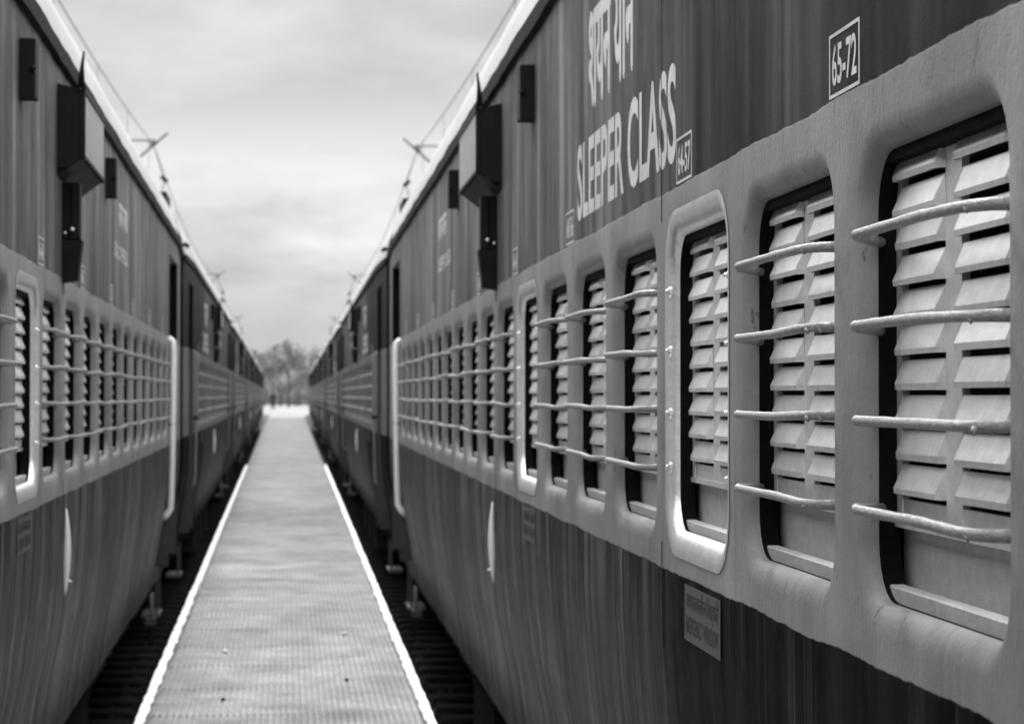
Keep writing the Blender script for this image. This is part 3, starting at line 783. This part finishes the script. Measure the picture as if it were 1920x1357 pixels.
WT = .85
walk = empty('walkway', (0, 0, 0)); walk['kind'] = 'structure'
mb = MB()
def xl_at(y): return -(.667 + LA*y)
for y0 in range(-2, 50, 4):
    y1 = min(y0+4, 50)
    v = [(xl_at(y0)+.03,y0,-.34),(.63,y0,-.34),(.63,y1,-.34),(xl_at(y1)+.03,y1,-.34),(xl_at(y0)+.03,y0,WT-.009),(.63,y0,WT-.009),(.63,y1,WT-.009),(xl_at(y1)+.03,y1,WT-.009)]
    mb.add(v, [(4,5,6,7),(1,2,6,5),(3,0,4,7)] + ([(0,1,5,4)] if y0 == -2 else []))
mb.obj('walkway_base', M['base'], walk)
def slab_mesh(wid, s, v):
    """slab with lengthwise ribs; x from 0 to s*wid, y 0..1"""
    r = random.Random(v); mb = MB(); n = 20; n = 40; p = wid/n; prof = []
    for i in range(n):
        x = i*p; h = .007
        prof += [(x+.0*p, -.0), (x+.22*p, h), (x+.62*p, h), (x+.84*p, 0)]
    prof.append((wid, 0)); prof = [(s*x, z) for x, z in prof]
    m = len(prof); vv = []; f = []
    segs = [0.0015, .33, .66, .9985]
    for y in segs:
        for x, z in prof: vv.append((x, y, z + r.uniform(-.0006, .0006)))
    for a in range(3):
        for j in range(m-1): f.append((a*m+j, a*m+j+1, (a+1)*m+j+1, (a+1)*m+j) if s > 0 else (a*m+j, (a+1)*m+j, (a+1)*m+j+1, a*m+j+1))
    o = len(vv); vv += [(0, .0015, -.028), (s*wid, .0015, -.028), (s*wid, .9985, -.028), (0, .9985, -.028)]
    f += [(o, o+1, m-1, 0), (o+1, o+2, 4*m-1, m-1), (o+2, o+3, 3*m, 4*m-1)]
    mb.add(vv, f); return mb.mesh('paving_slab', M['slab'])
SL = [slab_mesh(1.2, -1, v) for v in range(5)]
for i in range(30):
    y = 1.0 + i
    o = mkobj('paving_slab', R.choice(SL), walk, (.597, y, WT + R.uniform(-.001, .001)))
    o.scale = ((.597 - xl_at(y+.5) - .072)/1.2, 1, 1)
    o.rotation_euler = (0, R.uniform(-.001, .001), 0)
mb = MB()
for k in range(31, 50):
    a, b = k+.0015, k+.9985
    mb.add([(xl_at(a)+.08, a, WT), (.595, a, WT), (.595, b, WT), (xl_at(b)+.08, b, WT)], [(0,1,2,3)])
tag(mb.obj('paving_slab', M['slab'], walk), kind='stuff')
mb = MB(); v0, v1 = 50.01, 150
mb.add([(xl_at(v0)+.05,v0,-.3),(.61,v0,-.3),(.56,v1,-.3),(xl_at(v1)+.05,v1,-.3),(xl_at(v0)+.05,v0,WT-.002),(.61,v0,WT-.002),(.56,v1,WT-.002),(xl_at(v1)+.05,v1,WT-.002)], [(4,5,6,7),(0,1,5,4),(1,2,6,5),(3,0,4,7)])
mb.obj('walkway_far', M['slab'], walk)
def kerb_mesh(v):
    r = random.Random(v+40); mb = MB(); n = 14; vv = []; f = []
    for i in range(n+1):
        y = .006 + 1.988*i/n; e = r.uniform(-.007, .010) if 0 < i < n else 0; o_ = r.uniform(-.004, .003)
        vv += [(-.050-e, y, -.002), (-.045-e, y, .006), (-.004+o_, y, .008), (.002+o_, y, .001), (.002+o_, y, -.11), (-.045, y, -.11)]
    for i in range(n):
        for j in range(5): f.append((i*6+j, i*6+j+1, (i+1)*6+j+1, (i+1)*6+j))
    f += [(0, 5, 4, 3, 2, 1), tuple(n*6+j for j in range(6))]
    mb.add(vv, f); return mb.mesh('kerb_stone', M['kerb'])
KB = [kerb_mesh(v) for v in range(4)]
for i in range(24):
    y = 2 + i*2
    mkobj('kerb_stone', R.choice(KB), walk, (.662 + R.uniform(-.002, .002), y, WT+.001))
    o = mkobj('kerb_stone', R.choice(KB), walk, (xl_at(y) + R.uniform(-.002, .002), y, WT+.001)); o.scale = (-1, 1, 1); o.rotation_euler = (0, 0, LA)

# stones lying on the walkway
def px(xp, yp, z):     # a point of height z seen at picture position
    d = Vector(((xp-960)/FPX, -(yp-678.5)/FPX, -1)); d.rotate(cam.rotation_euler)
    t = (z - cam.location.z)/d.z; return cam.location + d*t
def pebble(xp, yp, size, mat, label):
    p = px(xp, yp, WT+.006); mb = MB(); r = random.Random(xp); vs_ = []; n = 8
    rings = [(.0, .5), (.35, 1), (.75, .8), (1, .25)]
    for h, q in rings:
        for j in range(n): a = 2*math.pi*j/n; k = q*size*r.uniform(.8, 1.2); vs_.append((k*math.cos(a), k*1.3*math.sin(a), h*size*1.1))
    f = [(a*n+j, a*n+(j+1) % n, (a+1)*n+(j+1) % n, (a+1)*n+j) for a in range(3) for j in range(n)] + [tuple(range(n-1, -1, -1)), tuple(3*n+j for j in range(n))]
    mb.add(vs_, f, True); o = mb.obj('pebble', mat); o.location = p; tag(o, label, 'pebble', 'pebbles on the walkway')
pebble(645, 1190, .018, M['stone'], 'small white pebble on the right half of the walkway')
pebble(422, 1223, .018, M['stone'], 'small white pebble on the left half of the walkway')
pebble(650, 1276, .014, M['dark'], 'dark pebble nearest the camera on the right half of the walkway')
pebble(418, 1313, .014, M['dark'], 'dark pebble nearest the camera on the left half of the walkway')

# ================================================================ overhead line
def sag(y):
    sup = [-8, 46.4, 97, 150, 200]
    for a, b in zip(sup, sup[1:]):
        if a <= y <= b:
            m = (a+b)/2; h = (b-a)/2; return 5.13 - .62*(1-((y-m)/h)**2)
    return 5.13
def overhead(side):
    base = empty('overhead_wire', (0, 0, 0), LA if side < 0 else 0, (-1, 1, 1) if side < 0 else None)
    tag(base, 'thin overhead wire sagging above the %s train' % ('left-hand' if side < 0 else 'right-hand'), 'overhead wire', 'overhead wires above the trains')
    dy = -.45 if side < 0 else 0
    mb = MB(); pts = [(2.5, y, CH+sag(y)) for y in [-8+2*i for i in range(100)]]; mb.tube(pts, .010, 5); mb.obj('catenary_wire', M['wire'], base)
    mb = MB(); mb.tube([(2.5, y, CH+3.5) for y in (-8, 190)], .008, 5); mb.obj('contact_wire', M['wire'], base)
    for y in [13+i*6.3 for i in range(13)]:
        mb = MB(); mb.tube([(2.5, y, CH+sag(y)), (2.5, y, CH+3.5)], .005, 4); mb.obj('dropper', M['wire'], base)
for s in (1, -1): overhead(s)
def mast(side, y, label):
    x = 5.4
    root = empty('catenary_mast', (0, 0, 0), LA if side < 0 else 0, (-1, 1, 1) if side < 0 else None)
    tag(root, label, 'mast', 'overhead line masts behind the trains')
    for a, b, nm in ((5.3, 5.33, 'flange'), (5.5, 5.53, 'flange')):
        mb = MB(); mb.box((a, y-.12, -.35), (b, y+.12, 8.4)); mb.obj(nm, M['wire'], root)
    mb = MB(); mb.box((5.335, y-.01, -.35), (5.495, y+.01, 8.35)); mb.obj('post', M['wire'], root)
    mb = MB(); mb.tube([(2.2, y, CH+5.33), (5.3, y, CH+2.6)], .030, 6); mb.obj('bracket_arm', M['wire'], root)
    mb = MB(); mb.tube([(2.5, y, CH+5.17), (5.3, y, CH+5.2)], .020, 6); mb.obj('tie_arm', M['wire'], root)
    mb = MB(); mb.tube([(2.5, y, CH+5.13), (2.28, y+.3, CH+4.42), (2.5, y+.5, CH+3.5)], .009, 6); mb.obj('steady_link', M['wire'], root)
    mb = MB()
    for i in range(4): mb.tube([(2.44+.03*i, y, CH+5.17-.03*i), (2.455+.03*i, y, CH+5.155-.03*i)], [.07, .05], 10)
    mb.obj('insulator', M['black'], root)
    mb = MB(); mb.tube([(2.34, y+.3, CH+4.48), (2.22, y+.3, CH+4.36)], [.045, .04], 8); mb.obj('clamp', M['black'], root)
for i, (y, nm) in enumerate(((46.4, 'nearest'), (97, 'second'), (150, 'third'))):
    mast(1, y, '%s overhead line mast, its bracket reaching over the right-hand train' % nm)
    mast(-1, y-.45, '%s overhead line mast, its bracket reaching over the left-hand train' % nm)

# ================================================================ trees
def tree(x, y, h, cw, label, seed):
    r = random.Random(seed); root = empty('tree', (x, y, .845)); tag(root, label, 'tree', 'trees at the far end between the trains')
    mb = MB(); top = h*.55
    mb.tube([(0,0,-.1), (r.uniform(-.1,.1), 0, top*.5), (r.uniform(-.2,.2), 0, top), (r.uniform(-.3,.3), 0, h*.85)], [.16, .12, .08, .02], 8)
    mb.obj('trunk', M['bark'], root)
    clumps = []
    for i in range(9):
        a = r.uniform(0, 6.28); z0 = h*r.uniform(.2, .6); L = cw*r.uniform(.3, .55); e_ = (L*math.cos(a), L*math.sin(a), min(h*.96, z0 + h*r.uniform(.12, .38)))
        mb = MB(); mb.tube([(0, 0, z0), (e_[0]*.5, e_[1]*.5, (z0+e_[2])/2-.1), e_], [.06, .04, .015], 6); mb.obj('limb', M['bark'], root)
        clumps.append(e_)
    for i in range(19):
        a = r.uniform(0, 6.28); zz = r.uniform(.15, 1)**.8; q = cw*.45*math.sqrt(max(.05, 1-(zz-.5)**2*3.2))*r.uniform(.2, 1)
        clumps.append((q*math.cos(a), q*math.sin(a), h*zz))
    mb = MB(); vv = []; f = []
    for c in clumps:
        cr = cw*r.uniform(.13, .25)
        for j in range(85):
            d = Vector((r.gauss(0, 1), r.gauss(0, 1), r.gauss(0, .9))); d = d.normalized()*cr*(r.random()**.4)
            p = Vector(c) + d; s = r.uniform(.05, .11)*(h/7)
            u = Vector((r.gauss(0,1), r.gauss(0,1), r.gauss(0,1))).normalized(); v = u.cross(Vector((r.gauss(0,1), r.gauss(0,1), r.gauss(0,1)))).normalized()
            o = len(vv); vv += [p+u*s*1.4, p+v*s*.7, p-u*s*1.4, p-v*s*.7]; f.append((o, o+1, o+2, o+3))
    mb.add(vv, f); tag(mb.obj('crown', M['leaf'], root))
    return root
TR = [(490, 300, 7.6, 4.2, 'leftmost round-topped tree beside the left-hand train'), (512, 330, 8.0, 4.4, 'tall tree behind the distant walking person'),
      (541, 290, 8.2, 4.0, 'tall central tree at the end of the walkway'), (562, 340, 7.6, 4.6, 'broad tree just right of the central tree'),
      (585, 300, 7.8, 4.4, 'rightmost tall tree beside the right-hand train'), (526, 320, 5.0, 3.4, 'low bushy tree left of centre in front of the tall ones'),
      (556, 325, 4.8, 3.4, 'low bushy tree right of centre in front of the tall ones'), (600, 350, 8.0, 4.5, 'half-hidden tree behind the right-hand train'), (472, 350, 8.2, 4.5, 'half-hidden tree behind the left-hand train'),
      (497, 345, 3.4, 2.6, 'small shrub-like tree left of the distant person'), (579, 340, 3.6, 2.8, 'small shrub-like tree beside the last right-hand coach')]
for i, (xp, dist, h, cw, lb) in enumerate(TR):
    tree((xp-556)/FPX*dist, dist, h, cw, lb, 50+i)

def bush(x, y, w_, h, label, seed):
    r = random.Random(seed); mb = MB(); vv = []; f = []
    for i in range(1500):
        a = r.uniform(0, 6.283); q = r.random()**.5; z = h*r.random()*(1-.6*q*q)*(.7+.3*math.sin(a*3+seed)); s = r.uniform(.08, .15)
        p = Vector((w_*q*math.cos(a), w_*.6*q*math.sin(a), z))
        u = Vector((r.gauss(0,1), r.gauss(0,1), r.gauss(0,1))).normalized(); v = u.cross(Vector((r.gauss(0,1), r.gauss(0,1), r.gauss(0,1)))).normalized()
        o = len(vv); vv += [p+u*s*1.4, p+v*s*.8, p-u*s*1.4, p-v*s*.8]; f.append((o, o+1, o+2, o+3))
    mb.add(vv, f); o = mb.obj('bush', M['leaf2']); o.location = (x, y, .845); tag(o, label, 'bush', 'bushes at the foot of the far trees')
for i, (xp, dist, w_, h, lb) in enumerate(((494, 375, 2.4, 3.0, 'pale bush at the far left beside the left-hand train'), (523, 380, 2.2, 2.2, 'low pale bush just right of the distant person'),
      (543, 372, 2.3, 3.2, 'pale bush in the middle of the far opening'), (562, 368, 2.2, 2.5, 'pale bush right of the middle of the far opening'), (582, 375, 2.4, 3.3, 'pale bush at the far right beside the right-hand train'))):
    bush((xp-556)/FPX*dist, dist, w_, h, lb, 80+i)

# ================================================================ person
def person():
    root = empty('person', (px(513, 768, .845).x, 238, .845)); tag(root, 'distant person in dark clothes walking by the end of the left-hand train', 'person')
    P = {'pel': (0,0,.95), 'waist': (0,0,1.08), 'chest': (0,.01,1.32), 'neck': (0,0,1.49), 'head0': (0,-.01,1.56), 'head': (0,-.015,1.66), 'top': (0,-.01,1.73),
         'hl': (-.09,0,.92), 'kl': (-.11,-.12,.50), 'al': (-.11,-.02,.09), 'tl': (-.12,-.16,.03), 'hr': (.09,0,.92), 'kr': (.10,.08,.50), 'ar': (.10,.26,.12), 'tr': (.11,.14,.03),
         'sl': (-.19,0,1.43), 'el': (-.25,.06,1.14), 'wl': (-.24,-.02,.90), 'fl': (-.24,-.05,.80), 'sr': (.19,0,1.43), 'er': (.26,-.02,1.14), 'wr': (.26,-.14,.93), 'fr': (.26,-.18,.85)}
    Rr = {'pel': .15, 'waist': .14, 'chest': .17, 'neck': .06, 'head0': .07, 'head': .10, 'top': .06, 'hl': .10, 'kl': .065, 'al': .045, 'tl': .04, 'hr': .10, 'kr': .065, 'ar': .045, 'tr': .04,
          'sl': .07, 'el': .048, 'wl': .034, 'fl': .03, 'sr': .07, 'er': .048, 'wr': .034, 'fr': .03}
    E = [('pel','waist'),('waist','chest'),('chest','neck'),('neck','head0'),('head0','head'),('head','top'),('pel','hl'),('hl','kl'),('kl','al'),('al','tl'),('pel','hr'),('hr','kr'),('kr','ar'),('ar','tr'),
         ('chest','sl'),('sl','el'),('el','wl'),('wl','fl'),('chest','sr'),('sr','er'),('er','wr'),('wr','fr')]
    ks = list(P); me = bpy.data.meshes.new('body'); me.from_pydata([P[k] for k in ks], [(ks.index(a), ks.index(b)) for a, b in E], [])
    me.materials.append(M['cloth']); o = mkobj('body', me, root)
    md = o.modifiers.new('skin', 'SKIN'); sv = me.skin_vertices[0].data if me.skin_vertices else None
    if sv is None:
        bm_layer = None
    else:
        for i, k in enumerate(ks): sv[i].radius = (Rr[k], Rr[k])
        sv[0].use_root = True
    o.modifiers.new('sub', 'SUBSURF').levels = 1
    mb = MB(); n = 10; vv = []; f = []
    for a in range(5):
        ph = a*math.pi/2/4
        for j in range(n): t = 2*math.pi*j/n; vv.append((.105*math.cos(ph)*math.cos(t), .02+.115*math.cos(ph)*math.sin(t), 1.68+.095*math.sin(ph)))
    for a in range(4):
        for j in range(n): f.append((a*n+j, a*n+(j+1) % n, (a+1)*n+(j+1) % n, (a+1)*n+j))
    mb.add(vv, f, True); mb.obj('hair', M['hair'], root)
    root.scale = (1.3, 1.25, 1.08)
person()
